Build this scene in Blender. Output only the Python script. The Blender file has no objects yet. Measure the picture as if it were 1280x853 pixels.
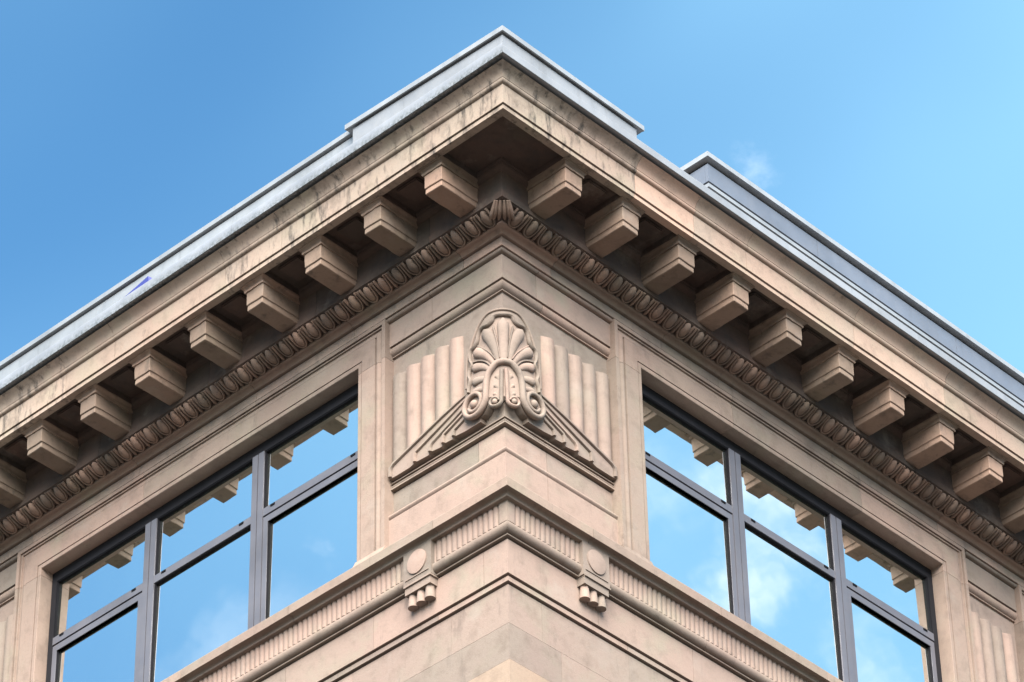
import bpy, bmesh, math, random
from mathutils import Vector, Matrix, noise as mnoise
rnd = random.Random(7)
PI = math.pi
Z0 = 26.54                      # height of the frieze datum above the ground
scn = bpy.context.scene
C = scn.collection

# ------------------------------------------------------------------ camera
cam_d = bpy.data.cameras.new('camera'); cam = bpy.data.objects.new('camera', cam_d); C.objects.link(cam)
cam_d.sensor_width = 36.0; cam_d.lens = 143.032; cam_d.clip_end = 5000; cam_d.clip_start = 0.5
_r = Vector((0.69361903, -0.72014778, -0.01672758)); _d = Vector((0.44334523, 0.44508558, -0.77803845)); _f = Vector((0.56774787, 0.53224618, 0.62799391))
_u = -_d; _b = -_f
cam.matrix_world = Matrix(((_r.x, _u.x, _b.x, -21.63553), (_r.y, _u.y, _b.y, -20.39269), (_r.z, _u.z, _b.z, -24.94059 + Z0), (0, 0, 0, 1)))
scn.camera = cam

# ------------------------------------------------------------------ sky, sun, exposure
VEIL_LOC = (58.16, 30.96, 24.04); PUFF_LOC = (43.55, 18.78, 54.02)
BANKS = [((0.5878, 0.4691, 0.6591), 0.024, 24, (1, 2, 3), 0.36),
         ((-0.5564, 0.5932, 0.5819), 0.045, 20, (4, 1, 2), 0.6),
         ((-0.5441, 0.6167, 0.5689), 0.06, 10, (4, 7, 2), 0.3),
         ((0.6245, -0.5227, 0.5804), 0.06, 16, (6, 2, 2), 0.75),
         ((0.6345, -0.4995, 0.5898), 0.05, 16, (3, 2, 8), 0.7),
         ((0.6552, -0.4901, 0.5749), 0.075, 10, (2, 2, 5), 0.7)]
SUN_EL = math.radians(41); SUN_AZ = math.radians(225 - 3)     # azimuth measured from +X, counter-clockwise (direction TO the sun)
world = bpy.data.worlds.new('World'); scn.world = world; world.use_nodes = True
nt = world.node_tree; nt.nodes.clear()
def N(t, **k):
    n = nt.nodes.new(t)
    for a, b in k.items(): setattr(n, a, b)
    return n
L = lambda a, b: nt.links.new(a, b)
sky = N('ShaderNodeTexSky', sky_type='NISHITA'); sky.sun_disc = False
sky.sun_elevation = SUN_EL; sky.sun_rotation = PI / 2 - SUN_AZ
sky.altitude = 50; sky.air_density = 1.0; sky.dust_density = 0.2; sky.ozone_density = 2.5
hs = N('ShaderNodeHueSaturation'); hs.inputs['Hue'].default_value = 0.489; hs.inputs['Saturation'].default_value = 1.2; hs.inputs['Value'].default_value = 1.32
L(sky.outputs[0], hs.inputs['Color'])
tc = N('ShaderNodeTexCoord')
def cloud(scale, detail, rough, loc, vs, p0, p1, top):
    mp = N('ShaderNodeMapping'); mp.inputs['Scale'].default_value = vs; mp.inputs['Location'].default_value = loc
    L(tc.outputs['Generated'], mp.inputs['Vector'])
    n1 = N('ShaderNodeTexNoise'); n1.inputs['Scale'].default_value = scale; n1.inputs['Detail'].default_value = detail; n1.inputs['Roughness'].default_value = rough
    n1.inputs['Distortion'].default_value = .3
    L(mp.outputs[0], n1.inputs['Vector'])
    r = N('ShaderNodeMapRange', interpolation_type='SMOOTHSTEP'); r.inputs['From Min'].default_value = p0; r.inputs['From Max'].default_value = p1; r.inputs['To Max'].default_value = top
    L(n1.outputs['Fac'], r.inputs['Value']); return r.outputs[0]
veil = cloud(1.25, 4, .5, VEIL_LOC, (1, 1, 1.3), .40, .72, .66)          # thin high haze
puff = cloud(4.6, 9, .6, PUFF_LOC, (1, 1, 1.7), .60, .78, .6)         # small fair-weather clouds
v1 = N('ShaderNodeMix', data_type='RGBA'); v1.inputs[7].default_value = (2.6, 5.1, 6.9, 1)
L(veil, v1.inputs[0]); L(hs.outputs[0], v1.inputs[6])
cl = N('ShaderNodeMix', data_type='RGBA'); cl.inputs[7].default_value = (7.4, 8.0, 8.6, 1)
L(puff, cl.inputs[0]); L(v1.outputs[2], cl.inputs[6])
def bank(col_in, d, rad, scale, loc, amount):
    # one fair-weather cloud bank standing in direction d
    dp = N('ShaderNodeVectorMath', operation='DISTANCE'); dp.inputs[1].default_value = d; L(tc.outputs['Generated'], dp.inputs[0])
    r = N('ShaderNodeMapRange', interpolation_type='SMOOTHSTEP'); r.inputs['From Min'].default_value = rad; r.inputs['From Max'].default_value = 0; r.inputs['To Max'].default_value = .33
    L(dp.outputs['Value'], r.inputs['Value'])
    mp = N('ShaderNodeMapping'); mp.inputs['Location'].default_value = loc; mp.inputs['Scale'].default_value = (1, 1, 1.5); L(tc.outputs['Generated'], mp.inputs['Vector'])
    n = N('ShaderNodeTexNoise'); n.inputs['Scale'].default_value = scale; n.inputs['Detail'].default_value = 9; n.inputs['Roughness'].default_value = .6; L(mp.outputs[0], n.inputs['Vector'])
    a = N('ShaderNodeMath', operation='ADD'); L(r.outputs[0], a.inputs[0]); L(n.outputs['Fac'], a.inputs[1])
    q = N('ShaderNodeMapRange', interpolation_type='SMOOTHSTEP'); q.inputs['From Min'].default_value = .72; q.inputs['From Max'].default_value = .93; q.inputs['To Max'].default_value = amount
    L(a.outputs[0], q.inputs['Value'])
    m = N('ShaderNodeMix', data_type='RGBA'); m.inputs[7].default_value = (5.9, 6.7, 7.5, 1); L(q.outputs[0], m.inputs[0]); L(col_in, m.inputs[6]); return m.outputs[2]
skyc = cl.outputs[2]
for d, rad, sc_, lc, am in BANKS: skyc = bank(skyc, d, rad, sc_, lc, am)
bg = N('ShaderNodeBackground'); bg.inputs['Strength'].default_value = 0.05
L(skyc, bg.inputs['Color'])
out = N('ShaderNodeOutputWorld'); L(bg.outputs[0], out.inputs['Surface'])

sd = bpy.data.lights.new('sun', 'SUN'); sun = bpy.data.objects.new('sun', sd); C.objects.link(sun)
sd.energy = 4.4; sd.angle = math.radians(60); sd.color = (1.0, 0.935, 0.85)
to_sun = Vector((math.cos(SUN_AZ) * math.cos(SUN_EL), math.sin(SUN_AZ) * math.cos(SUN_EL), math.sin(SUN_EL)))
sun.rotation_euler = to_sun.to_track_quat('Z', 'Y').to_euler(); sun.location = (-20, -20, 60)
scn.view_settings.view_transform = 'Standard'; scn.view_settings.look = 'None'
scn.view_settings.exposure = 2.1; scn.view_settings.gamma = 1.0; scn.view_settings.use_curve_mapping = False

# ------------------------------------------------------------------ materials
def newmat(name):
    m = bpy.data.materials.new(name); m.use_nodes = True
    t = m.node_tree; t.nodes.clear()
    o = t.nodes.new('ShaderNodeOutputMaterial'); b = t.nodes.new('ShaderNodeBsdfPrincipled')
    t.links.new(b.outputs[0], o.inputs[0])
    return m, t, b
def noise(t, vec, scale, detail=5, rough=.55, vscale=None, loc=None):
    if vscale or loc:
        mpn = t.nodes.new('ShaderNodeMapping')
        if vscale: mpn.inputs['Scale'].default_value = vscale
        if loc: mpn.inputs['Location'].default_value = loc
        t.links.new(vec, mpn.inputs['Vector']); vec = mpn.outputs[0]
    n = t.nodes.new('ShaderNodeTexNoise'); n.inputs['Scale'].default_value = scale; n.inputs['Detail'].default_value = detail; n.inputs['Roughness'].default_value = rough
    t.links.new(vec, n.inputs['Vector']); return n.outputs['Fac']
def ramp(t, fac, a, b, lo=0., hi=1.):
    r = t.nodes.new('ShaderNodeMapRange'); r.inputs['From Min'].default_value = a; r.inputs['From Max'].default_value = b
    r.inputs['To Min'].default_value = lo; r.inputs['To Max'].default_value = hi
    t.links.new(fac, r.inputs['Value']); return r.outputs[0]
def mix(t, fac, a, b, blend='MIX'):
    m = t.nodes.new('ShaderNodeMix'); m.data_type = 'RGBA'; m.blend_type = blend
    for i, v in ((0, fac), (6, a), (7, b)):
        if hasattr(v, 'is_linked') or hasattr(v, 'links'): t.links.new(v, m.inputs[i])
        elif i == 0: m.inputs[0].default_value = v
        else: m.inputs[i].default_value = (*v, 1)
    return m.outputs[2]
def stone_mat(name, base=(0.235, 0.188, 0.151), pink=(0.238, 0.174, 0.143), dark=(0.115, 0.087, 0.069), mottle=.6, stain=.45, stain_col=(.045, .04, .037), stain_edge=(.60, .74), rvar=.24, streak=(1.6, 1.6, .45), bump=.5):
    m, t, b = newmat(name)
    g = t.nodes.new('ShaderNodeNewGeometry').outputs['Position']
    oi = t.nodes.new('ShaderNodeObjectInfo')
    c = mix(t, ramp(t, noise(t, g, .9, 4), .38, .66), base, pink)
    c = mix(t, ramp(t, oi.outputs['Random'], .25, 1, 0, .8), c, (pink[0] * 1.02, pink[1] * .93, pink[2] * .90))
    c = mix(t, ramp(t, noise(t, g, 1.9, 5, .6, loc=(3, 8, 1)), .52, .72, 0, .7), c, (base[0] * .93, base[1] * 1.0, base[2] * .93))
    c = mix(t, ramp(t, noise(t, g, 5.5, 8, .62), .50, .80, 0, mottle), c, dark)
    c = mix(t, ramp(t, noise(t, g, 38, 6, .7), .50, .85, 0, .35), c, dark)
    # pale lime bloom
    c = mix(t, ramp(t, noise(t, g, 2.3, 7, .65, loc=(5, 2, 9)), .56, .78, 0, .5), c, (.255, .222, .19))
    # run-off stains
    st = ramp(t, noise(t, g, 3.2, 8, .68, vscale=streak), stain_edge[0], stain_edge[1], 0, stain)
    c = mix(t, st, c, stain_col)
    # small pits
    c = mix(t, ramp(t, noise(t, g, 22, 2, .5, loc=(1, 7, 3)), .74, .80, 0, .5), c, (.09, .068, .055))
    v = t.nodes.new('ShaderNodeHueSaturation'); t.links.new(c, v.inputs['Color'])
    t.links.new(ramp(t, oi.outputs['Random'], 0, 1, 1 - rvar, 1 + rvar * .55), v.inputs['Value'])
    t.links.new(v.outputs[0], b.inputs['Base Color'])
    b.inputs['Roughness'].default_value = .9; b.inputs['Specular IOR Level'].default_value = .25
    bm = t.nodes.new('ShaderNodeBump'); bm.inputs['Strength'].default_value = bump; bm.inputs['Distance'].default_value = .006
    ad = t.nodes.new('ShaderNodeMath'); ad.operation = 'ADD'
    t.links.new(noise(t, g, 70, 5, .7), ad.inputs[0]); t.links.new(noise(t, g, 14, 5, .6), ad.inputs[1])
    t.links.new(ad.outputs[0], bm.inputs['Height']); t.links.new(bm.outputs[0], b.inputs['Normal'])
    return m
M_STONE = stone_mat('sandstone')
M_CLEAN = stone_mat('sandstone_clean', base=(0.220, 0.182, 0.149), pink=(0.224, 0.170, 0.143), mottle=.6, stain=.5, stain_edge=(.58, .76), rvar=.24)
M_CORN = stone_mat('sandstone_cornice', base=(.315, .250, .198), pink=(.325, .234, .184), mottle=.6, stain=.75, stain_edge=(.61, .77), rvar=.2, streak=(2.6, 2.6, .6))
M_MOD = stone_mat('sandstone_modillion', base=(.205, .154, .117), pink=(.21, .147, .112), dark=(.09, .065, .05), mottle=.7, stain=.75, stain_edge=(.56, .74), rvar=.3, streak=(2, 2, 1))
M_CORND = stone_mat('sandstone_cornice_stained', base=(.325, .262, .208), pink=(.335, .245, .195), mottle=.85, stain=.85, stain_edge=(.52, .67), rvar=.2, streak=(3.2, 3.2, .8))
M_BROWN = stone_mat('sandstone_brown', base=(.255, .196, .148), pink=(.25, .180, .134), mottle=.5, stain=.3, rvar=0)
M_SOOT_SHADE = stone_mat('sandstone_sooty_shade', base=(0.073, 0.055, 0.045), pink=(0.077, 0.052, 0.043), dark=(0.035, 0.027, 0.023), mottle=.8, stain=.8, stain_edge=(.50, .72), rvar=.18, streak=(1, 1, 1))  # sooty mottling, with the base also darkened to paint in underside shade
M_EGG = stone_mat('sandstone_carved_band', base=(.19, .142, .112), pink=(.20, .138, .108), dark=(.085, .064, .052), mottle=.7, stain=.5, stain_edge=(.52, .74), rvar=.3)
M_MORT = stone_mat('mortar', base=(0.294, 0.252, 0.210), pink=(0.280, 0.238, 0.203), stain=.1, rvar=0)

def metal_mat(name, col, rough=.4, metallic=.55, dirt=0, moss=False, var=.12, spec=.5):
    m, t, b = newmat(name)
    g = t.nodes.new('ShaderNodeNewGeometry').outputs['Position']
    dk = tuple(v * .8 for v in col)
    c = mix(t, ramp(t, noise(t, g, 1.7, 6), .4, .7, 0, 1), col, dk)
    c = mix(t, ramp(t, noise(t, g, 9, 7, .65, vscale=(1, 1, .3)), .54, .75, 0, dirt), c, (.06, .057, .05))
    if moss:
        sx = t.nodes.new('ShaderNodeSeparateXYZ'); t.links.new(g, sx.inputs[0])
        zz = ramp(t, sx.outputs['Z'], Z0 + 1.355, Z0 + 1.265, 0, 1)
        mm = t.nodes.new('ShaderNodeMath'); mm.operation = 'MULTIPLY'
        t.links.new(ramp(t, noise(t, g, 30, 10, .8), .38, .62, 0, .85), mm.inputs[0]); t.links.new(zz, mm.inputs[1])
        c = mix(t, mm.outputs[0], c, (.04, .044, .032))
    oi = t.nodes.new('ShaderNodeObjectInfo')
    v = t.nodes.new('ShaderNodeHueSaturation'); t.links.new(c, v.inputs['Color'])
    t.links.new(ramp(t, oi.outputs['Random'], 0, 1, 1 - var, 1 + var * .4), v.inputs['Value'])
    t.links.new(v.outputs[0], b.inputs['Base Color'])
    b.inputs['Metallic'].default_value = metallic; b.inputs['Specular IOR Level'].default_value = spec
    t.links.new(ramp(t, noise(t, g, 6, 5), .3, .7, rough - .08, rough + .12), b.inputs['Roughness'])
    bm = t.nodes.new('ShaderNodeBump'); bm.inputs['Strength'].default_value = .25; bm.inputs['Distance'].default_value = .01
    t.links.new(noise(t, g, 2.2, 3), bm.inputs['Height']); t.links.new(bm.outputs[0], b.inputs['Normal'])
    return m
M_FLASH = metal_mat('lead_flashing', (.25, .262, .28), .5, .22, .25, moss=False)
M_FLASHM = metal_mat('lead_flashing_mossy', (.25, .265, .29), .5, .25, .15, moss=True)
M_COPE = metal_mat('zinc_coping', (.285, .298, .31), .4, .3, .25)
M_SCREEN = metal_mat('blue_grey_cladding', (.142, .160, .195), .45, .25, .1, var=.06)
M_FRAME = metal_mat('grey_window_frame', (.125, .123, .140), .5, .3, .1, var=.05)
M_GASK_SHADE = metal_mat('dark_gasket_and_shade', (.012, .012, .014), .8, .0, 0, var=0, spec=.02)  # gasket black, also used where coping and drip shade is painted in
M_GASK2 = metal_mat('dark_outer_frame', (.016, .0155, .018), .7, .0, .1, var=0, spec=.08)
M_TARP = metal_mat('blue_plastic_sheet', (.03, .035, .16), .45, .0, .15, var=0)

def glass_mat():
    m, t, b = newmat('coated_window_glass')
    g = t.nodes.new('ShaderNodeNewGeometry').outputs['Position']
    b.inputs['Base Color'].default_value = (.96, .98, .965, 1); b.inputs['Metallic'].default_value = 1.0; b.inputs['Roughness'].default_value = .015
    bm = t.nodes.new('ShaderNodeBump'); bm.inputs['Strength'].default_value = .06; bm.inputs['Distance'].default_value = .02
    t.links.new(noise(t, g, 1.3, 2, .4), bm.inputs['Height']); t.links.new(bm.outputs[0], b.inputs['Normal'])
    inner = t.nodes.new('ShaderNodeBsdfDiffuse'); inner.inputs['Color'].default_value = (.07, .078, .055, 1)
    mx = t.nodes.new('ShaderNodeMixShader'); mx.inputs[0].default_value = .10
    o = [n for n in t.nodes if n.type == 'OUTPUT_MATERIAL'][0]
    t.links.new(b.outputs[0], mx.inputs[1]); t.links.new(inner.outputs[0], mx.inputs[2]); t.links.new(mx.outputs[0], o.inputs[0])
    return m
M_GLASS = glass_mat()
def ground_mat():
    m, t, b = newmat('pale_paving')
    g = t.nodes.new('ShaderNodeNewGeometry').outputs['Position']
    c = mix(t, ramp(t, noise(t, g, .4, 6), .3, .7), (.05, .045, .04), (.035, .032, .03))
    c = mix(t, ramp(t, noise(t, g, 6, 6), .5, .8, 0, .5), c, (.05, .047, .044))
    t.links.new(c, b.inputs['Base Color']); b.inputs['Roughness'].default_value = .9
    return m
M_GROUND = ground_mat()

# ------------------------------------------------------------------ mesh helpers
def link(name, me, mat, parent=None, smooth=38):
    o = bpy.data.objects.new(name, me); C.objects.link(o)
    if mat and not me.materials: me.materials.append(mat)
    if parent: o.parent = parent
    return o
def finish(bm, name, smooth=38):
    bmesh.ops.remove_doubles(bm, verts=bm.verts, dist=1e-5)
    bmesh.ops.recalc_face_normals(bm, faces=bm.faces)
    me = bpy.data.meshes.new(name); bm.to_mesh(me); bm.free()
    if smooth:
        me.polygons.foreach_set('use_smooth', [True] * len(me.polygons)); me.set_sharp_from_angle(angle=math.radians(smooth))
    me.update(); return me
def Fp(s, p, z):
    """facade point: s along the facades (s<0 left street, s>0 right street, s==0 the mitre), p outward, z from the datum"""
    if s < 0: return Vector((-p, -s, z + Z0))
    if s > 0: return Vector((s, -p, z + Z0))
    return Vector((-p, -p, z + Z0))
def wob(s, p, z, amp):
    q = Vector((s * 2.3, p * 3 + 11, z * 3)); return mnoise.noise(q) * amp, mnoise.noise(q + Vector((17, 5, 3))) * amp
def run_bm(bm, prof, s0, s1, step=.22, amp=.0022, mitre0=False, mitre1=False):
    ss = []
    n = max(1, int(abs(s1 - s0) / step))
    for i in range(n + 1):
        v = s0 + (s1 - s0) * i / n; ss.append(v)
    if s0 < 0 < s1:
        ss = [v for v in ss if abs(v) > .12] + [0.0]; ss.sort()
    pm = max(p for p, z in prof)
    if s0 < 0 < s1: ss = [v for v in ss if v == 0 or v in (s0, s1) or abs(v) > abs(pm) * .02]
    rows = []
    for s in ss:
        row = []
        for p, z in prof:
            dp, dz = wob(s, p, z, amp) if amp else (0, 0)
            row.append(bm.verts.new(Fp(s, p + dp, z + dz)))
        rows.append(row)
    k = len(prof)
    for a, b in zip(rows, rows[1:]):
        for j in range(k): bm.faces.new((a[j], a[(j + 1) % k], b[(j + 1) % k], b[j]))
    bm.faces.new(rows[0]); bm.faces.new(list(reversed(rows[-1])))
def run(name, prof, s0, s1, mat, parent, amp=.0022, step=.22, smooth=22):
    bm = bmesh.new(); run_bm(bm, prof, s0, s1, step, amp)
    return link(name, finish(bm, name, smooth), mat, parent)
def stones(name, prof, joints, mat, parent, gap=.0025, **k):
    r = []
    for a, b in zip(joints, joints[1:]):
        r.append(run(name, prof, a + gap, b - gap, mat, parent, **k))
    return r
def arc(p0, z0, p1, z1, bulge, n=7):
    """points from (p0,z0) to (p1,z1) bowed sideways by bulge (positive = to the left of travel)"""
    o = []
    dx, dz = p1 - p0, z1 - z0; l = math.hypot(dx, dz); nx, nz = -dz / l, dx / l
    for i in range(n + 1):
        t = i / n; w = 4 * t * (1 - t) * bulge
        o.append((p0 + dx * t + nx * w, z0 + dz * t + nz * w))
    return o
def box_bm(bm, x0, x1, y0, y1, z0, z1):
    vs = [bm.verts.new((x, y, z)) for x in (x0, x1) for y in (y0, y1) for z in (z0, z1)]
    for f in ((0, 1, 3, 2), (4, 6, 7, 5), (0, 4, 5, 1), (2, 3, 7, 6), (0, 2, 6, 4), (1, 5, 7, 3)): bm.faces.new([vs[i] for i in f])
    return vs
def fbox_bm(bm, s0, s1, p0, p1, z0, z1):
    run_bm(bm, [(p1, z1), (p1, z0), (p0, z0), (p0, z1)], s0, s1, step=99, amp=0)
def fbox(name, s0, s1, p0, p1, z0, z1, mat, parent, bev=0):
    bm = bmesh.new(); fbox_bm(bm, min(s0, s1), max(s0, s1), p0, p1, z0, z1)
    if bev: bmesh.ops.recalc_face_normals(bm, faces=bm.faces); bmesh.ops.bevel(bm, geom=bm.edges[:], offset=bev, segments=1, affect='EDGES')
    return link(name, finish(bm, name, 30), mat, parent)
def place(o, s, p=0., z=0., side=None):
    """put an object with local axes x = viewer's right, y = inward, at s on a facade"""
    side = side or (1 if s > 0 else -1); a = abs(s) if side is None else s * side
    o.location = Vector((-p, a, z + Z0)) if side < 0 else Vector((a, -p, z + Z0)); o.rotation_euler = (0, 0, 0 if side > 0 else -PI / 2)

# ------------------------------------------------------------------ ground and the building root
bm = bmesh.new(); bmesh.ops.create_grid(bm, x_segments=8, y_segments=8, size=900)
ground = link('ground', finish(bm, 'ground', 0), M_GROUND); ground['kind'] = 'structure'
B = bpy.data.objects.new('corner_building', None); C.objects.link(B)
B['label'] = 'brown sandstone corner building with carved palmette, bracketed cornice and grey framed windows'; B['category'] = 'building'
END = 13.32
bm = bmesh.new(); box_bm(bm, .24, END, .24, END, 0, Z0 + 1.28)
wall = link('wall', finish(bm, 'wall', 0), M_STONE, B)

# ------------------------------------------------------------------ cornice
cyma = arc(1.05, 1.30, .968, 1.176, -.016, 9)
cyma = [(.93, 1.300), (.93, 1.283)]
for i in range(13):
    t = i / 12; cyma.append((.960 + .088 * (1 - t) ** 2.6 + .008 * math.sin(PI * t) * t, 1.284 - .108 * t ** .9))
roll = [(.935, 1.176), (.935, 1.166), (.958, 1.166)] + arc(.962, 1.166, .938, 1.126, .012, 6) + [(.915, 1.124)]
corn = cyma + roll + [(.93, 1.122), (.93, .891), (.888, .891), (.888, .878), (.915, .878), (.915, .832), (.832, .832), (.828, .838), (.828, .93), (.5, .93), (.5, 1.30)]
jl = [0 - 1.12]
js = []
v = -END
for a in (-1.13, -2.05, -2.86, -4.5, -5.25, -6.9, -8.5, -10.1, -11.7, -END): js.append(a)
for a in (.87, 1.72, 2.5, 4.15, 5.6, 6.45, 8.1, 9.7, 11.3, END): js.append(a)
js.sort()
sh = lambda pr: [(p + .04, z - .05) for p, z in pr]       # the whole overhang, set from its sight lines
CS = []
for a, b in zip(js, js[1:]): CS += stones('cornice_stone', sh(corn), (a, b), M_CORND if -3.0 < a < -1.0 or a < -6 else M_CORN, B)
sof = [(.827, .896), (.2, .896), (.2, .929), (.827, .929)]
stones('soffit_stone', [(.867, .846), (.2, .846), (.2, .879), (.867, .879)], [a + .0 for a in js], M_SOOT_SHADE, B, amp=.001)
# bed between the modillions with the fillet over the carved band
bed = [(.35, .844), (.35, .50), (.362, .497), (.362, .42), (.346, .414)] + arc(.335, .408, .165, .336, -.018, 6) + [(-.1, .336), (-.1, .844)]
BED = stones('bed_stone', bed, [-END, -10.2, -7.8, -5.4, -3.75, -2.2, -.62, .95, 2.55, 4.2, 5.8, 8, 10.4, END], M_SOOT_SHADE, B)
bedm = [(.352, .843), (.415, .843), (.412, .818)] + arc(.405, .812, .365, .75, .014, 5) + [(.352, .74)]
bed_mould = run('bed_moulding', bedm, -END + .02, END - .02, M_SOOT_SHADE, B, amp=.002)

# ------------------------------------------------------------------ modillions
def modillion_meshes(seed):
    bm = bmesh.new()
    def pris(xh, o1, z0, z1, o0=.34): return box_bm(bm, -xh, xh, -o1, -o0, z0, z1)
    pris(.117, .843, .546, .716); pris(.106, .83, .528, .55); pris(.109, .835, .475, .533)
    bmesh.ops.recalc_face_normals(bm, faces=bm.faces)
    bmesh.ops.bevel(bm, geom=bm.edges[:], offset=.006, segments=1, affect='EDGES')
    bmesh.ops.subdivide_edges(bm, edges=[e for e in bm.edges if e.calc_length() > .1], cuts=4, use_grid_fill=True)
    for v_ in bm.verts:
        q = v_.co * 9 + Vector((seed * 7.3, 0, 0)); v_.co += Vector((mnoise.noise(q), mnoise.noise(q + Vector((9, 3, 1))), mnoise.noise(q + Vector((4, 8, 2))))) * .0045
    body = finish(bm, 'modillion', 25); body.materials.append(M_MOD)
    bm = bmesh.new()
    lv = [(-.012, .756), (.014, .760), (.018, .780), (.008, .784), (.016, .800), (.034, .814), (.046, .818), (.048, .830)]
    rows = []
    for d, z in lv:
        x = .117 + d; o1 = .843 + d; z -= .05; jit = .004
        # subdivided ring so the edges can look worn
        ring = []
        pts = [(-x, -.34), (-x, -o1), (x, -o1), (x, -.34)]
        for (a, b), (c, e) in zip(pts, pts[1:]):
            for i in range(6):
                t = i / 6; px, py = a + (c - a) * t, b + (e - b) * t
                ring.append(bm.verts.new((px + rnd.uniform(-jit, jit), py + rnd.uniform(-jit, jit), z + rnd.uniform(-jit, jit))))
        ring.append(bm.verts.new((x, -.34, z))); rows.append(ring)
    for a, b in zip(rows, rows[1:]):
        for j in range(len(a) - 1): bm.faces.new((a[j], a[j + 1], b[j + 1], b[j]))
        bm.faces.new((a[-1], a[0], b[0], b[-1]))
    bm.faces.new(rows[0]); bm.faces.new(rows[-1])
    cap = finish(bm, 'cap', 30); cap.materials.append(M_MOD)
    return body, cap
variants = [modillion_meshes(k) for k in range(5)]
mods_l = [-.022 + .8246 * i + .111 for i in range(16)]; mods_r = [.018 + .804 * i + .111 for i in range(16)]
for lst, sg in ((mods_l, -1), (mods_r, 1)):
    for m in lst:
        if m > END - .2: continue
        mb, mc = rnd.choice(variants); o = link('modillion', mb, None, B); place(o, sg * m)
        c = link('cap', mc, None, o)
for lst, sg in ((mods_l, -1), (mods_r, 1)):
    for m in lst:
        if m > END - .2: continue
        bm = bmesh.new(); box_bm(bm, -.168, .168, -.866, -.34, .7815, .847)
        o = link('soffit_rib', finish(bm, 'soffit_rib', 0), M_SOOT_SHADE, B); place(o, sg * m)
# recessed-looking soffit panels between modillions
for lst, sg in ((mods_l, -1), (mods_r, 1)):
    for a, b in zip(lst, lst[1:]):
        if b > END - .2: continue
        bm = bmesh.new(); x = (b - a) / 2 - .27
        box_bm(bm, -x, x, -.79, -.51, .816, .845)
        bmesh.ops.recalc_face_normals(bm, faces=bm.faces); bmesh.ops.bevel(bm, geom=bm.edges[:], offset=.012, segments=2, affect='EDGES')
        o = link('soffit_panel', finish(bm, 'soffit_panel', 30), M_SOOT_SHADE, B); place(o, sg * (a + b) / 2)

# ------------------------------------------------------------------ egg and dart
def ellipsoid(bm, c, ax, n=12, m=8):
    c = Vector(c); rows = []
    for i in range(m + 1):
        th = PI * i / m
        rows.append([bm.verts.new(c + ax[0] * (math.sin(th) * math.cos(2 * PI * j / n)) + ax[1] * (math.sin(th) * math.sin(2 * PI * j / n)) + ax[2] * math.cos(th)) for j in range(n)])
    for a, b in zip(rows, rows[1:]):
        for j in range(n):
            try: bm.faces.new((a[j], a[(j + 1) % n], b[(j + 1) % n], b[j]))
            except ValueError: pass
def tube(bm, pts, rad, n=6, up=None, flat=1.0, cap=True):
    """sweep an elliptical section along pts; rad may be a list; up = normal direction(s) for the flattened axis"""
    k = len(pts); pts = [Vector(p) for p in pts]; rows = []
    for i, p in enumerate(pts):
        t = (pts[min(i + 1, k - 1)] - pts[max(i - 1, 0)]).normalized()
        u = Vector(up[i] if isinstance(up, list) else (up or (0, 0, 1))); u = (u - t * u.dot(t)).normalized(); w = t.cross(u)
        r = rad[i] if isinstance(rad, (list, tuple)) else rad
        rows.append([bm.verts.new(p + w * (r * math.cos(2 * PI * j / n)) + u * (r * flat * math.sin(2 * PI * j / n))) for j in range(n)])
    for a, b in zip(rows, rows[1:]):
        for j in range(n): bm.faces.new((a[j], a[(j + 1) % n], b[(j + 1) % n], b[j]))
    if cap: bm.faces.new(rows[0]); bm.faces.new(list(reversed(rows[-1])))
eA = Vector((0, -.340, .412)); eB = Vector((0, -.165, .336)); eL = (eA - eB); eLn = eL.normalized()
eN = Vector((0, -eLn.z, eLn.y)).normalized()
if eN.z > 0: eN = -eN
eC = (eA + eB) / 2
eX = Vector((1, 0, 0))
def egg_mesh():
    bm = bmesh.new()
    ellipsoid(bm, eC + eLn * .012 + eN * .012, (eX * .050, eN * .046, eLn * .088), 12, 9)
    pts = []
    for i in range(15):
        a = PI * (i / 14); x = math.cos(a) * .068; y = -math.sin(a) * .098
        pts.append(eC + eLn * (.016 + y) + eX * x + eN * .016)
    pts = [eC + eLn * .10 + eX * .070 + eN * .014] + pts + [eC + eLn * .10 - eX * .070 + eN * .014]
    tube(bm, pts, .0115, 6, tuple(eN), 1.9)
    me = finish(bm, 'egg', 50); me.materials.append(M_EGG); return me
def dart_mesh():
    bm = bmesh.new()
    tube(bm, [eC + eLn * .098 + eN * .012, eC + eLn * .02 + eN * .020, eC - eLn * .06 + eN * .016, eC - eLn * .10 + eN * .006], [.016, .013, .016, .002], 6, tuple(eN), 1.5)
    me = finish(bm, 'dart', 50); me.materials.append(M_EGG); return me
ems, dm = [egg_mesh() for _ in range(4)], dart_mesh()
for q, me_ in enumerate(ems):
    for v_ in me_.vertices: w_ = v_.co * 14 + Vector((q * 5.1, 0, 0)); v_.co += Vector((mnoise.noise(w_), mnoise.noise(w_ + Vector((7, 1, 2))), mnoise.noise(w_ + Vector((2, 9, 4))))) * .006
band = BED[len(BED) // 2]
PITCH = .199
for sg in (-1, 1):
    for i in range(64):
        s = -.065 + PITCH * i
        if s > 11.5: break
        o = link('egg', rnd.choice(ems), None, B); place(o, sg * s, side=sg); o.scale = (rnd.uniform(.92, 1.03), 1 + rnd.uniform(-.01, .01), 1)
        o = link('dart', dm, None, B); place(o, sg * (s + PITCH / 2 + .0005), side=sg)
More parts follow.
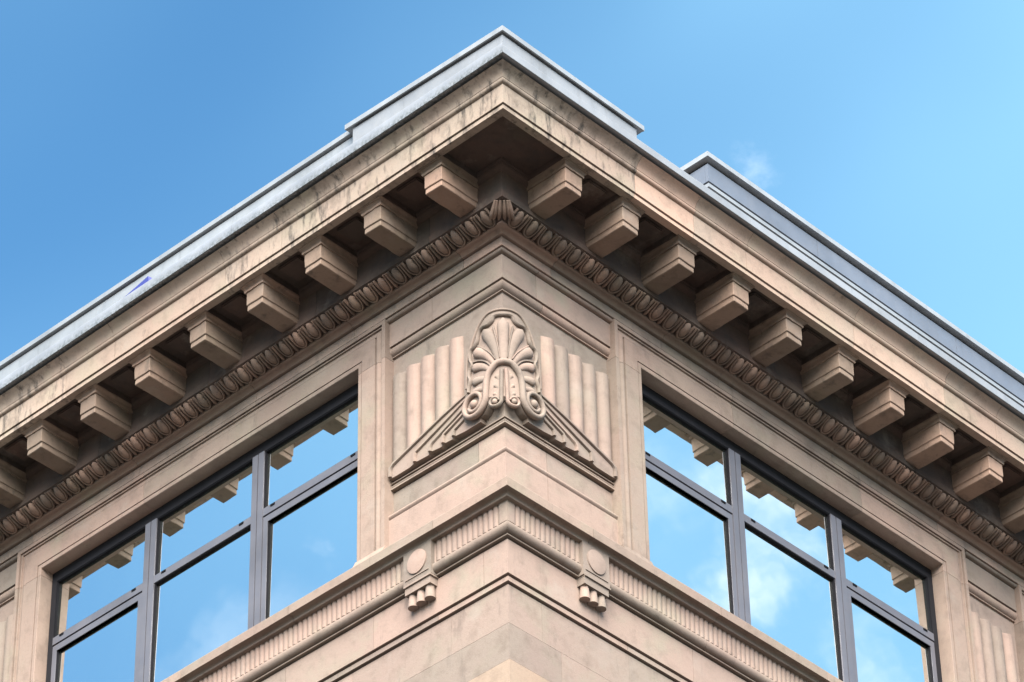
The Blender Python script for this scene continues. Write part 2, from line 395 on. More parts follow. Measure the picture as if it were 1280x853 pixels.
# leaf that turns the carved band round the corner
bm = bmesh.new()
dgo = Vector((-1, -1, 0)).normalized(); dgs = Vector((1, -1, 0)).normalized()
for a in (-75, -45, -15, 15, 45, 75):
    r = math.radians(a)
    top = dgo * .462 + dgs * (math.sin(r) * .07) + Vector((0, 0, Z0 + .40))
    dr = (-dgo * .20 + dgs * .045 * math.sin(r)) + Vector((0, 0, -.07))
    pts = [top + dr * t + Vector((0, 0, -.03 * math.sin(PI * t))) for t in (0, .25, .5, .75, 1)]
    tube(bm, pts, [.012, .020, .024, .020, .006], 7, (0, 0, 1), 1.3)
corner_leaf = link('corner_leaf', finish(bm, 'corner_leaf', 60), M_EGG, B)

# ------------------------------------------------------------------ ledge, band
ledge = [(.17, .345), (.17, .320), (.160, .317)] + arc(.150, .314, .092, .286, -.014, 6) + [(.085, .283), (.045, .286), (.045, .272), (.062, .270), (.062, .171), (-.2, .171), (-.2, .345)]
stones('ledge_stone', ledge, [-END, -11, -8.7, -6.75, -5.1, -3.35, -1.95, -.45, .62, 2.2, 3.05, 4.8, 6.5, 8.8, 11, END], M_STONE, B)

# ------------------------------------------------------------------ corner and pier panels
fr = [(.020, .170), (.020, .163), (.046, .161)] + arc(.044, .156, .012, .136, .006, 4) + [(-.012, .135), (-.012, .127), (.0, .126), (.0, -.157), (-.2, -.157), (-.2, .170)]
ov = [(-.09, -.158), (-.09, -.181), (-.006, -.182)] + arc(-.004, -.184, -.046, -.258, .017, 7) + [(-.058, -.258), (-.058, -.265), (-.036, -.266), (-.036, -.276), (-.062, -.279), (-.2, -.278), (-.2, -.158)]
pan = [(-.06, -.279), (-.06, -1.776), (-.2, -1.776), (-.2, -.279)]
mo = [(-.13, -1.777), (-.13, -1.803), (-.022, -1.805), (-.022, -1.814), (-.11, -1.816), (-.11, -1.830)] + arc(-.030, -1.832, -.040, -1.852, .004, 3) + [(-.06, -1.854), (-.06, -1.860), (-.022, -1.862), (-.022, -1.880), (-.13, -1.882), (-.13, -1.901), (-.2, -1.901), (-.2, -1.777)]
pl = [(-.06, -1.902), (-.06, -2.30), (-.2, -2.30), (-.2, -1.902)]
bl = [(-.055, -2.18)] + arc(-.01, -2.184, -.008, -2.236, .018, 6) + [(-.03, -2.238), (-.03, -2.247), (.0, -2.248), (.0, -2.69), (-.2, -2.69), (-.2, -2.18)]
PAN0, PAN1 = 6.985, 7.855
bays = [((-1.53, -.94, .47, 1.53), (-1.53, .56, 1.53), (-1.53, -.4, .62, 1.53)), ((PAN0, PAN1),) * 3, ((-PAN1, -PAN0),) * 3]
panels = []
for jf, jo, jp in bays:
    stones('frieze_stone', fr, jf, M_CLEAN, B); stones('ovolo_stone', ov, jo, M_STONE, B)
    pn = run('panel', pan, jf[0], jf[-1], M_CLEAN, B); panels.append(pn)
    stones('moulding_stone', mo, jo, M_STONE, B); stones('plinth_stone', pl, jp, M_CLEAN, B); stones('base_block', bl, jo, M_CLEAN, B)
def flute(s0, s1, zt, zb0, zb1, parent):
    """convex reed, rounded head, raked foot (zb0 at s0, zb1 at s1)"""
    bm = bmesh.new(); n = 9; g = (s1 - s0) * .025
    rows = []
    zl = [0, .03, .5, 1]
    for i in range(n + 1):
        t = i / n; s = s0 + g + (s1 - s0 - 2 * g) * t
        d = .062 * math.sin(PI * min(1, max(0, t))) ** .75 if 0 < t < 1 else 0
        zb = zb0 + (zb1 - zb0) * t
        col = []
        for q in (0, 1, 2, 3):
            z = (zt - .012 * (1 - math.sin(PI * t))) if q == 0 else zt - .03 if q == 1 else (zt + zb) / 2 if q == 2 else zb
            col.append(bm.verts.new(Fp(s, -.0605 + (d * .25 if q == 0 else d), z)))
        base = [bm.verts.new(Fp(s, -.075, v)) for v in (zt - .01, zb)]
        rows.append([base[0]] + col + [base[1]])
    for a, b in zip(rows, rows[1:]):
        for j in range(5): bm.faces.new((a[j], a[j + 1], b[j + 1], b[j]))
        bm.faces.new((a[5], a[0], b[0], b[5]))
    bm.faces.new(rows[0]); bm.faces.new(list(reversed(rows[-1])))
    return link('flute', finish(bm, 'flute', 50), M_CLEAN, parent)
fl = [.575, .768, .960, 1.152, 1.345, 1.53]
rake = lambda s: -1.372 - (s - .61) * .30
for sg in (-1, 1):
    for a, b in zip(fl, fl[1:]):
        a2, b2 = sg * a, sg * b
        if sg < 0: flute(b2, a2, -.505, rake(b), rake(a), panels[0])
        else: flute(a2, b2, -.505, rake(a), rake(b), panels[0])
for k, sg in ((1, 1), (2, -1)):
    w = (PAN1 - PAN0 - .12) / 4
    for i in range(4):
        a, b = PAN0 + .06 + w * i, PAN0 + .06 + w * (i + 1)
        flute(min(sg * a, sg * b), max(sg * a, sg * b), -.505, -1.775, -1.775, panels[k])

# feather fan either side of the palmette: a raked plate with ribs
for sg in (-1, 1):
    poly = [(.30, -1.30), (.50, -1.335), (.61, -1.357), (.80, -1.408), (1.505, -1.634), (1.512, -1.772), (1.42, -1.780), (1.234, -1.778), (1.16, -1.757), (.99, -1.768), (.955, -1.744), (.817, -1.763), (.785, -1.741), (.669, -1.752), (.648, -1.733), (.507, -1.748), (.30, -1.748)]
    bm = bmesh.new(); f1 = []; f0 = []
    for s, z in poly:
        f1.append(bm.verts.new(Fp(sg * s, .012, z))); f0.append(bm.verts.new(Fp(sg * s, -.075, z)))
    k = len(poly)
    bm.faces.new(f1); bm.faces.new(list(reversed(f0)))
    for i in range(k): bm.faces.new((f1[i], f1[(i + 1) % k], f0[(i + 1) % k], f0[i]))
    plate = link('feather_fan', finish(bm, 'feather_fan', 30), M_CLEAN, panels[0])
    lines = [[(.42, -1.318), (.61, -1.366), (.80, -1.419), (1.44, -1.628), (1.485, -1.665), (1.488, -1.765)], [(.45, -1.37), (.69, -1.468), (1.145, -1.647), (1.160, -1.69), (1.161, -1.757)], [(.45, -1.44), (.602, -1.516), (.93, -1.655), (.956, -1.69), (.958, -1.744)],
             [(.45, -1.50), (.543, -1.548), (.77, -1.643), (.784, -1.68), (.786, -1.738)], [(.45, -1.58), (.515, -1.614), (.632, -1.662), (.646, -1.69), (.648, -1.73)]]
    for ln in lines:
        bm = bmesh.new(); P = []
        for (a, b), (c, d) in zip(ln, ln[1:]):
            for t in (0, .5): P.append((a + (c - a) * t, b + (d - b) * t))
        P.append(ln[-1])
        m = len(P)
        tube(bm, [Fp(sg * a, .012, b) for a, b in P], [.013 + .009 * min(1, i / (m * .6)) for i in range(m)], 6, tuple(Fp(sg, 1, 0) - Fp(sg, 0, 0)), 1.3)
        link('rib', finish(bm, 'rib', 60), M_CLEAN, panels[0])

# ------------------------------------------------------------------ palmette on the corner
PB, R = .02, .22
def Wn(s):
    a = R * PI / 4
    if abs(s) <= a: f = s / R; return Vector((-math.cos(PI / 4 + f), -math.sin(PI / 4 + f), 0))
    return Vector((0, -1, 0)) if s > 0 else Vector((-1, 0, 0))
def W(s, z, h=0.):
    a = R * PI / 4; c = -PB + R
    if abs(s) <= a: n = Wn(s); return Vector((c, c, z + Z0)) + n * (R + h)
    if s > 0: return Vector((c + s - a, -PB - h, z + Z0))
    return Vector((-PB - h, c - s - a, z + Z0))
def smoothline(pts, n=4, closed=False):
    o = []; k = len(pts)
    g = lambda i: pts[i % k] if closed else pts[min(max(i, 0), k - 1)]
    for i in range(k if closed else k - 1):
        p0, p1, p2, p3 = g(i - 1), g(i), g(i + 1), g(i + 2)
        for j in range(n):
            t = j / n
            o.append(tuple(.5 * (2 * b + (c - a) * t + (2 * a - 5 * b + 4 * c - d) * t * t + (3 * b - a - 3 * c + d) * t ** 3) for a, b, c, d in zip(p0, p1, p2, p3)))
    if not closed: o.append(tuple(pts[-1]))
    return o
half = [(0, -.496), (-.112, -.502), (-.20, -.528), (-.285, -.602), (-.35, -.715), (-.398, -.836), (-.437, -.921), (-.449, -1.095), (-.455, -1.29), (-.494, -1.47), (-.506, -1.56), (-.476, -1.645), (-.40, -1.692), (-.30, -1.705), (-.20, -1.68), (-.14, -1.60), (-.06, -1.63), (0, -1.60)]
outline = half + [(-s, z) for s, z in reversed(half[1:-1])]
outl = smoothline(outline, 3, True)
def plate_mesh(outl, h0, h1, name, mat, parent, inset=.0):
    cz = -1.1
    bm = bmesh.new(); rows = []
    lv = [(1.0, h0), (1.0, h1 - .012), (.975, h1), (.8, h1), (.6, h1), (.4, h1), (.2, h1)]
    for f, h in lv: rows.append([bm.verts.new(W(s * f, cz + (z - cz) * f, h)) for s, z in outl])
    c = bm.verts.new(W(0, cz, h1)); k = len(outl)
    for a, b in zip(rows, rows[1:]):
        for j in range(k): bm.faces.new((a[j], a[(j + 1) % k], b[(j + 1) % k], b[j]))
    for j in range(k): bm.faces.new((rows[-1][j], rows[-1][(j + 1) % k], c))
    return link(name, finish(bm, name, 40), mat, parent)
palm = plate_mesh(outl, -.09, .004, 'palmette', M_CLEAN, B)
palm['label'] = 'carved palmette with scrolls wrapping the corner'
def ribbon(name, pts, rad, h, flat=1.0, n=8, parent=palm, sm=4, closed=False):
    """a rounded band lying on the palmette surface"""
    pts = smoothline(pts, sm); k = len(pts)
    rr = [rad] * k if not isinstance(rad, (list, tuple)) else [rad[0] + (rad[1] - rad[0]) * i / (k - 1) for i in range(k)]
    bm = bmesh.new(); tube(bm, [W(s, z, h) for s, z in pts], rr, n, [tuple(Wn(s)) for s, z in pts], flat)
    return link(name, finish(bm, name, 60), M_CLEAN, parent)
def lobe(base, mid, tip, r0, r1, h=.0, lift=.030, flat=.75):
    k = 9; P = []; 
    for i in range(k + 1):
        t = i / k
        P.append(tuple((1 - t) ** 2 * a + 2 * t * (1 - t) * b + t * t * c for a, b, c in zip(base, mid, tip)))
    rr = []
    for i in range(k + 1):
        t = i / k; r = r0 + (r1 - r0) * t
        if t > .8: r *= math.sqrt(max(.02, 1 - ((t - .8) / .2) ** 2 * .97))
        rr.append(r)
    bm = bmesh.new(); tube(bm, [W(s, z, h + lift * (i / k) ** 1.5) for i, (s, z) in enumerate(P)], rr, 10, [tuple(Wn(s)) for s, z in P], flat)
    return link('leaf_lobe', finish(bm, 'leaf_lobe', 60), M_CLEAN, palm)
# scalloped leaf edge
wv = [(0, -.607), (-.044, -.606), (-.077, -.620), (-.094, -.667), (-.130, -.696), (-.184, -.695), (-.228, -.714), (-.25, -.763), (-.264, -.828), (-.300, -.867), (-.344, -.888), (-.360, -.935), (-.350, -1.013), (-.328, -1.07), (-.362, -1.117), (-.373, -1.181), (-.356, -1.243), (-.379, -1.312), (-.382, -1.375)]
body = wv + [(-.40, -1.45), (-.44, -1.55), (-.40, -1.64), (-.32, -1.68), (-.22, -1.66), (-.15, -1.56), (-.06, -1.60), (0, -1.58)]
leaf_body = plate_mesh(smoothline(body + [(-s, z) for s, z in reversed(body[1:-1])], 3, True), -.05, .022, 'leaf_body', M_CLEAN, palm)
ribbon('leaf_edge', [(-s, z) for s, z in reversed(wv[1:])] + wv, .017, .030, 1.7)
# rim of the back plate
rim = [(-s * .955, -1.1 + (z + 1.1) * .965) for s, z in reversed(half[1:9])] + [(s * .955, -1.1 + (z + 1.1) * .965) for s, z in half[:9]]
ribbon('rim', rim, .013, .006, 1.3)
lobe((0, -1.16), (0, -.9), (0, -.650), .040, .060, .016, .028, .6)
for sg in (-1, 1):
    lobe((-.050 * sg, -1.15), (-.075 * sg, -.93), (-.175 * sg, -.735), .028, .066, .014, .026, .55)
    lobe((-.090 * sg, -1.16), (-.155 * sg, -1.0), (-.312 * sg, -.925), .026, .066, .014, .024, .55)
    lobe((-.125 * sg, -1.23), (-.20 * sg, -1.12), (-.335 * sg, -1.115), .026, .056, .014, .022, .6)
    lobe((-.150 * sg, -1.34), (-.21 * sg, -1.27), (-.338 * sg, -1.285), .024, .052, .014, .020, .6)
    lobe((-.170 * sg, -1.45), (-.23 * sg, -1.37), (-.345 * sg, -1.40), .022, .038, .014, .016, .6)
    # deep veins between lobes
    for a, b, c in (((-.03, -1.12), (-.045, -.95), (-.082, -.735)), ((-.07, -1.13), (-.12, -1.0), (-.25, -.885)), ((-.115, -1.19), (-.17, -1.07), (-.315, -1.045))):
        pts = [tuple((1 - t) ** 2 * x + 2 * t * (1 - t) * y + t * t * w for x, y, w in zip(a, b, c)) for t in (0, .25, .5, .75, 1)]
        ribbon('vein', [(s * -sg, z) for s, z in pts], (.005, .010), .034, 1.6, 6, sm=2)
# horseshoe band ending in two scrolls
sp = []
for i in range(33):
    a = -.1 - i / 32 * 2.85 * PI; r = .150 - .080 * i / 32
    sp.append((-.312 + r * math.cos(a), -1.545 + r * 1.05 * math.sin(a)))
arch = [(0, -1.175), (-.058, -1.188), (-.100, -1.238), (-.134, -1.296), (-.151, -1.367), (-.158, -1.461)]
for sg in (-1, 1):
    ribbon('scroll_band', [(s * -sg, z) for s, z in arch + sp], (.031, .019), .038, 1.2, 8, sm=3)
    bm = bmesh.new(); c = W(.312 * sg, -1.545, .036); n = Wn(.312 * sg); tx = n.cross(Vector((0, 0, 1)))
    ellipsoid(bm, c, (tx * .044, Vector((0, 0, .046)), n * .036), 14, 8)
    link('scroll_eye', finish(bm, 'scroll_eye', 60), M_CLEAN, palm)
    # small inner palmette
    q = []
    for i in range(17):
        a = -.1 - i / 16 * 1.9 * PI; r = .054 - .020 * i / 16
        q.append((-.080 + r * math.cos(a), -1.632 + r * 1.15 * math.sin(a)))
    ribbon('small_scroll_band', [(s * -sg, z) for s, z in [(-.018, -1.26), (-.022, -1.40), (-.025, -1.55)] + q], (.020, .012), .030, 1.4, 8, sm=3)
    bm = bmesh.new(); c = W(.080 * sg, -1.634, .036)
    n = Wn(.080 * sg); tx = n.cross(Vector((0, 0, 1)))
    ellipsoid(bm, c, (tx * .027, Vector((0, 0, .032)), n * .024), 12, 7); link('small_scroll_eye', finish(bm, 'small_scroll_eye', 60), M_CLEAN, palm)
    lobe((-.03 * sg, -1.42), (-.05 * sg, -1.34), (-.075 * sg, -1.315), .012, .024, .008, .014)
    lobe((-.035 * sg, -1.51), (-.06 * sg, -1.44), (-.092 * sg, -1.43), .012, .024, .008, .014)
    lobe((-.04 * sg, -1.58), (-.07 * sg, -1.53), (-.10 * sg, -1.525), .012, .022, .008, .012)

# ------------------------------------------------------------------ sill, reeded band, torus
sill = [(.165, -2.708), (.17, -2.716), (.17, -2.812), (.150, -2.813)] + arc(.138, -2.810, .100, -2.848, -.016, 7) + [(.094, -2.854), (.045, -2.856), (.045, -2.846), (-.2, -2.846), (-.2, -2.675)]
sj = [-END, -11.2, -9.3, -7.4, -5.75, -4.2, -2.7, -.78, .98, 2.75, 4.3, 5.9, 7.5, 9.4, 11.3, END]
stones('sill_stone', sill, sj, M_STONE, B)
def reeded(s0, s1):
    pitch = .0655; bm = bmesh.new(); rows = []
    n = int(round((s1 - s0) / pitch)); pitch = (s1 - s0) / n
    prev = None
    S = []
    for i in range(n):
        for t in (0, .07, .2, .5, .8, .93): S.append((s0 + pitch * (i + t), .020 * (1 - abs(2 * t - 1) ** 3.5) if t else 0))
    S.append((s1, 0))
    if s0 < 0 < s1: S = [x for x in S if abs(x[0]) > .018] + [(0., .016)]; S.sort()
    for s, d in S:
        rows.append([bm.verts.new(Fp(s, p, z)) for p, z in ((.036 + d, -2.847), (.036 + d, -3.083), (-.1, -3.083), (-.1, -2.847))])
    for a, b in zip(rows, rows[1:]):
        for j in range(4): bm.faces.new((a[j], a[(j + 1) % 4], b[(j + 1) % 4], b[j]))
    bm.faces.new(rows[0]); bm.faces.new(list(reversed(rows[-1])))
    o = link('reeded_band', finish(bm, 'reeded_band', 50), M_CLEAN, B); o['kind'] = 'stuff'
for a, b in ((-END, -9), (-8.995, -5.2), (-5.195, -1.06), (-1.06, 1.06), (1.06, 5.2), (5.205, 9), (9.005, END)): reeded(a, b)
tor = [(.02, -3.084), (.05, -3.086)] + [(.032 + .052 * math.sin(a), -3.144 + .056 * math.cos(a)) for a in [math.radians(v) for v in range(20, 171, 15)]] + [(.020, -3.201), (.020, -3.207), (.032, -3.208), (.032, -3.222), (-.03, -3.224), (-.1, -3.224), (-.1, -3.084)]
stones('torus_stone', tor, [-END, -9.1, -7.2, -5.3, -3.4, -1.06, 1.06, 2.62, 4.9, 6.8, 8.9, END], M_STONE, B)

# ------------------------------------------------------------------ brackets with disc and drops
def bracket(s):
    bm = bmesh.new()
    box_bm(bm, -.178, .178, -.100, .02, -3.226, -2.848)
    bmesh.ops.recalc_face_normals(bm, faces=bm.faces)
    o = link('bracket', finish(bm, 'bracket', 25), M_CLEAN, B); place(o, s)
    bm = bmesh.new(); box_bm(bm, -.165, .178, -.112, .02, -3.24, -3.222); box_bm(bm, -.150, .150, -.108, -.09, -3.165, -3.155)
    vs = box_bm(bm, -.162, .162, -.096, .02, -3.318, -3.238)
    link('foot', finish(bm, 'foot', 25), M_CLEAN, o)
    bm = bmesh.new(); n = 28
    for h, r in ((-.095, .122),):
        a = [bm.verts.new((r * math.cos(2 * PI * i / n), -.098, -3.01 + r * 1.05 * math.sin(2 * PI * i / n))) for i in range(n)]
        b = [bm.verts.new((r * math.cos(2 * PI * i / n), -.112, -3.01 + r * 1.05 * math.sin(2 * PI * i / n))) for i in range(n)]
        c = [bm.verts.new((r * .8 * math.cos(2 * PI * i / n), -.117, -3.01 + r * .84 * math.sin(2 * PI * i / n))) for i in range(n)]
        for j in range(n):
            bm.faces.new((a[j], a[(j + 1) % n], b[(j + 1) % n], b[j])); bm.faces.new((b[j], b[(j + 1) % n], c[(j + 1) % n], c[j]))
        bm.faces.new(c)
    link('disc', finish(bm, 'disc', 35), M_CLEAN, o)
    for x in (-.108, 0, .108):
        bm = bmesh.new(); n = 16; rows = []
        for z, r in ((-3.30, .038), (-3.435, .052), (-3.452, .052)):
            rows.append([bm.verts.new((x + r * math.cos(2 * PI * i / n), -.040 + r * math.sin(2 * PI * i / n), z)) for i in range(n)])
        for a, b in zip(rows, rows[1:]):
            for j in range(n): bm.faces.new((a[j], a[(j + 1) % n], b[(j + 1) % n], b[j]))
        bm.faces.new(rows[0]); bm.faces.new(rows[-1])
        link('drop', finish(bm, 'drop', 40), M_CLEAN, o)
for s in (-1.052, 1.08, -7.42, 7.42): bracket(s)

# ------------------------------------------------------------------ wall courses below
c0 = [(-.03, -3.225), (-.03, -3.238), (0, -3.240), (0, -3.612), (-.1, -3.612), (-.1, -3.225)]
stones('ashlar_block', c0, [-END, -11.5, -9.6, -7.9, -6.1, -4.4, -2.9, -1.72, -.30, 1.19, 2.5, 4.2, 5.9, 7.7, 9.5, 11.4, END], M_CLEAN, B, amp=.001)
c1 = [(-.09, -3.613), (-.09, -3.632), (-.018, -3.633), (-.018, -3.682), (-.095, -3.683), (-.095, -3.70), (-.14, -3.70), (-.14, -3.613)]
stones('string_stone', c1, [-END, -8, -4, -.9, 1.6, 4.6, 8, END], M_CLEAN, B, amp=.001)
zc = [-3.701, -4.121, -4.51, -4.93, -5.36, -5.8]
for i, (a, b) in enumerate(zip(zc, zc[1:])):
    off = .53 * (i % 2); js = [-END]
    x = -END + .6 + off
    while x < END - .5:
        if abs(x) > .42: js.append(x)
        x += rnd.uniform(.95, 1.45)
    js.append(END)
    p = -.042 if i % 2 == 0 else -.0425
    for u0, u1 in zip(js, js[1:]): stones('ashlar_block', [(p, a), (p, b + .002), (-.12, b + .002), (-.12, a)], (u0, u1), M_BROWN if i == 2 and u0 < 0 < u1 else M_CLEAN, B, gap=.0012, amp=.0006)
run('lower_wall', [(-.043, -5.801), (-.043, -Z0), (-.2, -Z0), (-.2, -5.801)], -END, END, M_STONE, B, amp=0, step=3)

# ------------------------------------------------------------------ window surrounds
sur = [(0, -.2), (0, .042), (.006, .046), (.046, .046), (.047, .000), (.055, .000), (.056, .050), (.237, .050), (.238, -.005), (.248, -.005), (.249, .040), (.262, .044), (.280, .040), (.300, .026), (.318, .026), (.322, .044), (.333, .046), (.334, .005), (.343, .005), (.344, .0615), (.388, .0615), (.388, -.2)]
ZT, ZB = -.222, -2.69
def surround_piece(pts, sg, s0, s1, name='surround_stone'):
    """pts: list of (path, dirs) with path point on the opening edge and (ds, dz) outward direction"""
    bm = bmesh.new(); rows = []
    for (s, z), (ds, dz) in pts:
        rows.append([bm.verts.new(Fp(sg * (s + ds * t), p, z + dz * t)) for t, p in sur])
    k = len(sur)
    for a, b in zip(rows, rows[1:]):
        for j in range(k): bm.faces.new((a[j], a[(j + 1) % k], b[(j + 1) % k], b[j]))
    bm.faces.new(rows[0]); bm.faces.new(list(reversed(rows[-1])))
    return link(name, finish(bm, name, 30), M_STONE, B)
def base_piece(sg, s, d):
    # small weathered foot under each jamb
    lo, hi = min(s, s + d * .39), max(s, s + d * .39)
    bm = bmesh.new()
    run_bm(bm, [(.058, -2.56), (.075, -2.60), (.12, -2.69), (-.19, -2.70), (-.19, -2.56)], min(sg * lo, sg * hi) - .004, max(sg * lo, sg * hi) + .004, step=9, amp=0)
    link('jamb_foot', finish(bm, 'jamb_foot', 20), M_STONE, B)
G = .002
def window(sg, s0, s1, m1, m2, sash=(1, 0, 1)):
    zj = ZT - .085
    j1 = s0 + (s1 - s0) * rnd.uniform(.29, .33); j2 = s0 + (s1 - s0) * rnd.uniform(.66, .72)
    surround_piece([((s0, ZB), (-1, 0)), ((s0, zj - G), (-1, 0))], sg, s0, s1); surround_piece([((s1, ZB), (1, 0)), ((s1, zj - G), (1, 0))], sg, s0, s1)
    surround_piece([((s0, zj + G), (-1, 0)), ((s0, ZT), (-1, 1)), ((j1 - G, ZT), (0, 1))], sg, s0, s1)
    surround_piece([((j1 + G, ZT), (0, 1)), ((j2 - G, ZT), (0, 1))], sg, s0, s1)
    surround_piece([((j2 + G, ZT), (0, 1)), ((s1, ZT), (1, 1)), ((s1, zj + G), (1, 0))], sg, s0, s1)
    base_piece(sg, s0, -1); base_piece(sg, s1, 1)
    def bx(bm, a, b, p0, p1, z0, z1): fbox_bm(bm, min(sg * a, sg * b), max(sg * a, sg * b), p0, p1, z0, z1)
    # outer frame
    FR = -.112; GL = -.148; HB = ZT - .125
    bm = bmesh.new()
    bx(bm, s0 - .02, s1 + .02, -.19, FR, HB, ZT + .02); bx(bm, s0 - .02, s0 + .075, -.19, FR, ZB, HB); bx(bm, s1 - .075, s1 + .02, -.19, FR, ZB, HB)
    w = link('window', finish(bm, 'window', 30), M_GASK2, B)
    zt0, zt1 = -1.155, -1.065
    lights = [(s0 + .075, m1 - .083), (m1 + .083, m2 - .083), (m2 + .083, s1 - .075)]
    for m in (m1, m2):
        bm = bmesh.new(); bx(bm, m - .083, m - .006, -.19, FR + .010, ZB, HB); bx(bm, m + .006, m + .083, -.19, FR + .010, ZB, HB); bx(bm, m - .006, m + .006, -.19, FR - .012, ZB, HB)
        link('mullion', finish(bm, 'mullion', 30), M_FRAME, w)
    for i, (a, b) in enumerate(lights):
        bm = bmesh.new(); bx(bm, a, b, -.19, FR + .004, zt0, zt1)
        link('transom', finish(bm, 'transom', 30), M_FRAME, w)
        zl = zt0
        g = .0
        if sash[i]:
            bm = bmesh.new(); bx(bm, a, b, -.19, FR - .022, zt0 - .022, zt0); link('gasket_and_shade', finish(bm, 'gasket_and_shade', 30), M_GASK_SHADE, w)  # black strip paints in the drip's shadow line below the transom
            f = .062; z1 = zt0 - .022
            bm = bmesh.new(); bx(bm, a + .006, b - .006, -.185, FR + .002, z1 - .072, z1); bx(bm, a + .006, a + .006 + f, -.185, FR + .002, ZB, z1 - .072); bx(bm, b - .006 - f, b - .006, -.185, FR + .002, ZB, z1 - .072)
            link('sash', finish(bm, 'sash', 30), M_FRAME, w)
            pa, pb_, pz = a + f, b - f, z1 - .06
        else: pa, pb_, pz = a, b, zt0
        for z0, z1, x0, x1 in ((zt1 - .01, HB + .01, a - .01, b + .01), (ZB, pz + .01, pa - .01, pb_ + .01)):
            bm = bmesh.new(); sx = rnd.uniform(-.0012, .0012); lean = -.008 + rnd.uniform(-.0015, .0015)
            q = []
            for dp in (0, -.006):
                q.append([bm.verts.new(Fp(sg * s, GL + dp + (z - z1) * lean + (sx if s == x0 else -sx), z)) for s, z in ((x0, z0), (x1, z0), (x1, z1), (x0, z1))])
            bm.faces.new(q[0]); bm.faces.new(list(reversed(q[1])))
            for j in range(4): bm.faces.new((q[0][j], q[0][(j + 1) % 4], q[1][(j + 1) % 4], q[1][j]))
            link('pane', finish(bm, 'pane', 20), M_GLASS, w)
            bm = bmesh.new(); e = .012; a0, a1, b0, b1 = x0 + .01, x1 - .01, max(z0, ZB) + (.01 if z0 > ZB else 0), z1 - .01
            bx(bm, a0, a0 + e, GL - .03, FR - .006, b0, b1); bx(bm, a1 - e, a1, GL - .03, FR - .006, b0, b1); bx(bm, a0 + e, a1 - e, GL - .03, FR - .006, b1 - e, b1)
            if z0 > ZB: bx(bm, a0 + e, a1 - e, GL - .03, FR - .006, b0, b0 + e)
            link('gasket_and_shade', finish(bm, 'gasket_and_shade', 30), M_GASK_SHADE, w)
        for t in (.10, .90):
            x = a + (b - a) * t
            bm = bmesh.new(); bx(bm, x - .03, x + .03, FR, FR + .012, zt1 - .030, zt1 - .008); link('vent_cap', finish(bm, 'vent_cap', 30), M_GASK_SHADE, w)
    # gasket lines round the glass heads
    return w
window(-1, 1.910, 6.600, 3.478, 5.065); window(1, 1.905, 6.555, 3.438, 4.995)
window(-1, 8.245, 12.93, 9.81, 11.37); window(1, 8.245, 12.93, 9.81, 11.37)

# ------------------------------------------------------------------ roof edge
fl_prof = sh([(1.10, 1.425), (1.103, 1.418), (1.103, 1.304), (1.094, 1.300), (1.094, 1.312), (.6, 1.312), (.6, 1.46)])
fj = [-END, -10.5, -7.8, -5.1, -2.6, -.0001]
for a, b in zip(fj, fj[1:]): run('roof_flashing', fl_prof, a, b - .002, M_FLASHM, B, amp=.0003, step=.3, smooth=0) if b < -.01 else None
run('roof_flashing', fl_prof, -2.598, 0, M_FLASHM, B, amp=.0003, step=.3, smooth=0)
fl_prof = [(p, z - (.028 if z > 1.35 else 0)) for p, z in fl_prof]
run('roof_flashing', fl_prof, 0, 2.4, M_FLASH, B, amp=.0003, step=.3, smooth=0)
for a, b in ((2.402, 5.0), (5.002, 7.7), (7.702, 10.4), (10.402, END)): run('roof_flashing', fl_prof, a, b, M_FLASH, B, amp=.0003, step=.3, smooth=0)
def sheared(o, kl, kr):
    for v in o.data.vertices:
        x, y = v.co.x, v.co.y
        if y > x: v.co.z += kl * (y + 1.1)
        else: v.co.z += kr * (x + 1.1)
blk = run('parapet_block', sh([(1.098, 1.53), (1.098, 1.40), (.5, 1.40), (.5, 1.53)]), -.885, .735, M_FLASH, B, amp=.001, smooth=0)
cop = run('coping', sh([(1.128, 1.612), (1.132, 1.606), (1.132, 1.548), (1.118, 1.545), (1.10, 1.552), (.5, 1.552), (.5, 1.64)]), -.965, .815, M_COPE, blk, amp=.0003, smooth=0)
und = run('painted_shadow_gap', sh([(1.07, 1.552), (1.07, 1.528), (.5, 1.528), (.5, 1.552)]), -.86, .71, M_GASK_SHADE, blk, amp=0, smooth=0)  # black strip stands in for the shade under the coping
for o in (cop, und): sheared(o, .042, -.012)
for v in blk.data.vertices:
    if v.co.z > Z0 + 1.42: v.co.z += (.042 * (v.co.y + 1.1) if v.co.y > v.co.x else -.012 * (v.co.x + 1.1))
# set-back kerb and coping on the left street side
kb = run('parapet_kerb', sh([(1.015, 1.60), (1.015, 1.40), (.5, 1.40), (.5, 1.60)]), -END, -.89, M_COPE, B, amp=.001, smooth=0)
kc = run('coping', sh([(1.045, 1.685), (1.048, 1.68), (1.048, 1.624), (1.0, 1.622), (.5, 1.622), (.5, 1.72)]), -END, -.97, M_COPE, kb, amp=.0003, smooth=0)
kg = run('painted_shadow_gap', sh([(.985, 1.622), (.985, 1.599), (.5, 1.599), (.5, 1.622)]), -END, -.95, M_GASK_SHADE, kb, amp=0, smooth=0)  # shadow line below the kerb coping, put in as a black strip
for o in (kc, kg): sheared(o, .0105, 0)
for v in kb.data.vertices:
    if v.co.z > Z0 + 1.45: v.co.z += .0105 * (v.co.y + 1.1)
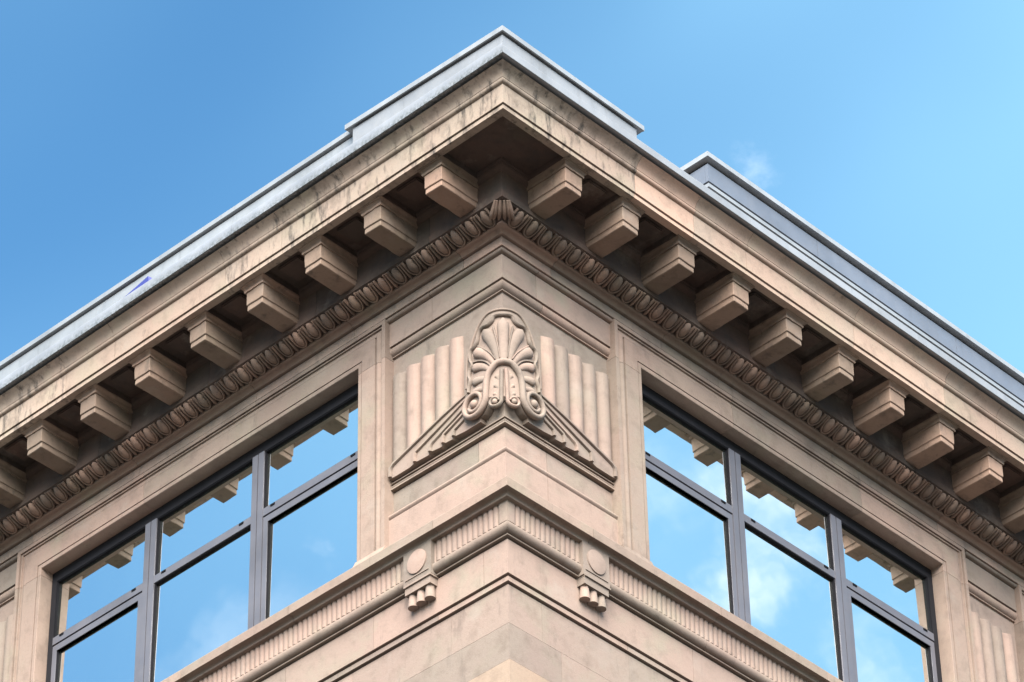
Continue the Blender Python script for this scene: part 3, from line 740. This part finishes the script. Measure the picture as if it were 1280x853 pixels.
# set-back clad screen above the right street side
X0, Y0, SZ = 2.60, -.47, 2.715
bm = bmesh.new(); box_bm(bm, X0 + .03, END - .3, Y0 + .03, 4.5, Z0 + 1.25, Z0 + SZ - .03)
scr = link('roof_screen', finish(bm, 'roof_screen', 0), M_GASK_SHADE, B)
x = X0
for wd in [1.72, 2.3, 2.3, 2.3, 2.3]:
    x1 = min(x + wd, END - .3)
    bm = bmesh.new(); box_bm(bm, x, x1 - .005, Y0, Y0 + .04, Z0 + SZ - .345, Z0 + SZ - .112)
    link('screen_panel', finish(bm, 'screen_panel', 20), M_SCREEN, scr); x = x1
bm = bmesh.new(); box_bm(bm, X0, X0 + .04, Y0 + .042, 4.5, Z0 + SZ - .345, Z0 + SZ - .112); link('screen_panel', finish(bm, 'screen_panel', 20), M_SCREEN, scr)
bm = bmesh.new(); box_bm(bm, X0 - .05, END - .25, Y0 - .05, 4.6, Z0 + SZ - .062, Z0 + SZ); link('coping', finish(bm, 'coping', 20), M_COPE, scr)
bm = bmesh.new(); box_bm(bm, X0 + .004, END - .3, Y0 + .004, 4.5, Z0 + SZ - .415, Z0 + SZ - .368); link('rail', finish(bm, 'rail', 20), M_COPE, scr)
bm = bmesh.new(); box_bm(bm, X0 + .006, END - .3, Y0 + .006, 4.5, Z0 + 1.3, Z0 + SZ - .455); link('kerb', finish(bm, 'kerb', 20), M_COPE, scr)

# ------------------------------------------------------------------ blue sheet caught on the roof edge
bm = bmesh.new()
zb = Z0 + 1.38
pts = [(-1.115, 4.45, zb), (-1.11, 3.86, zb + .015), (-1.07, 3.78, zb + .01), (-1.09, 3.90, zb + .13), (-1.10, 4.2, zb + .055), (-1.04, 4.43, zb + .004), (-1.04, 3.85, zb + .004)]
vs = [bm.verts.new(p) for p in pts]
for f in ((0, 4, 3, 1), (1, 3, 2), (0, 5, 4), (4, 5, 3), (3, 5, 6), (3, 6, 2), (0, 1, 2, 6, 5)): bm.faces.new([vs[i] for i in f])
tarp = link('plastic_sheet', finish(bm, 'plastic_sheet', 20), M_TARP)
tarp['label'] = 'small blue plastic sheet caught on the metal roof edge'; tarp['category'] = 'tarpaulin'
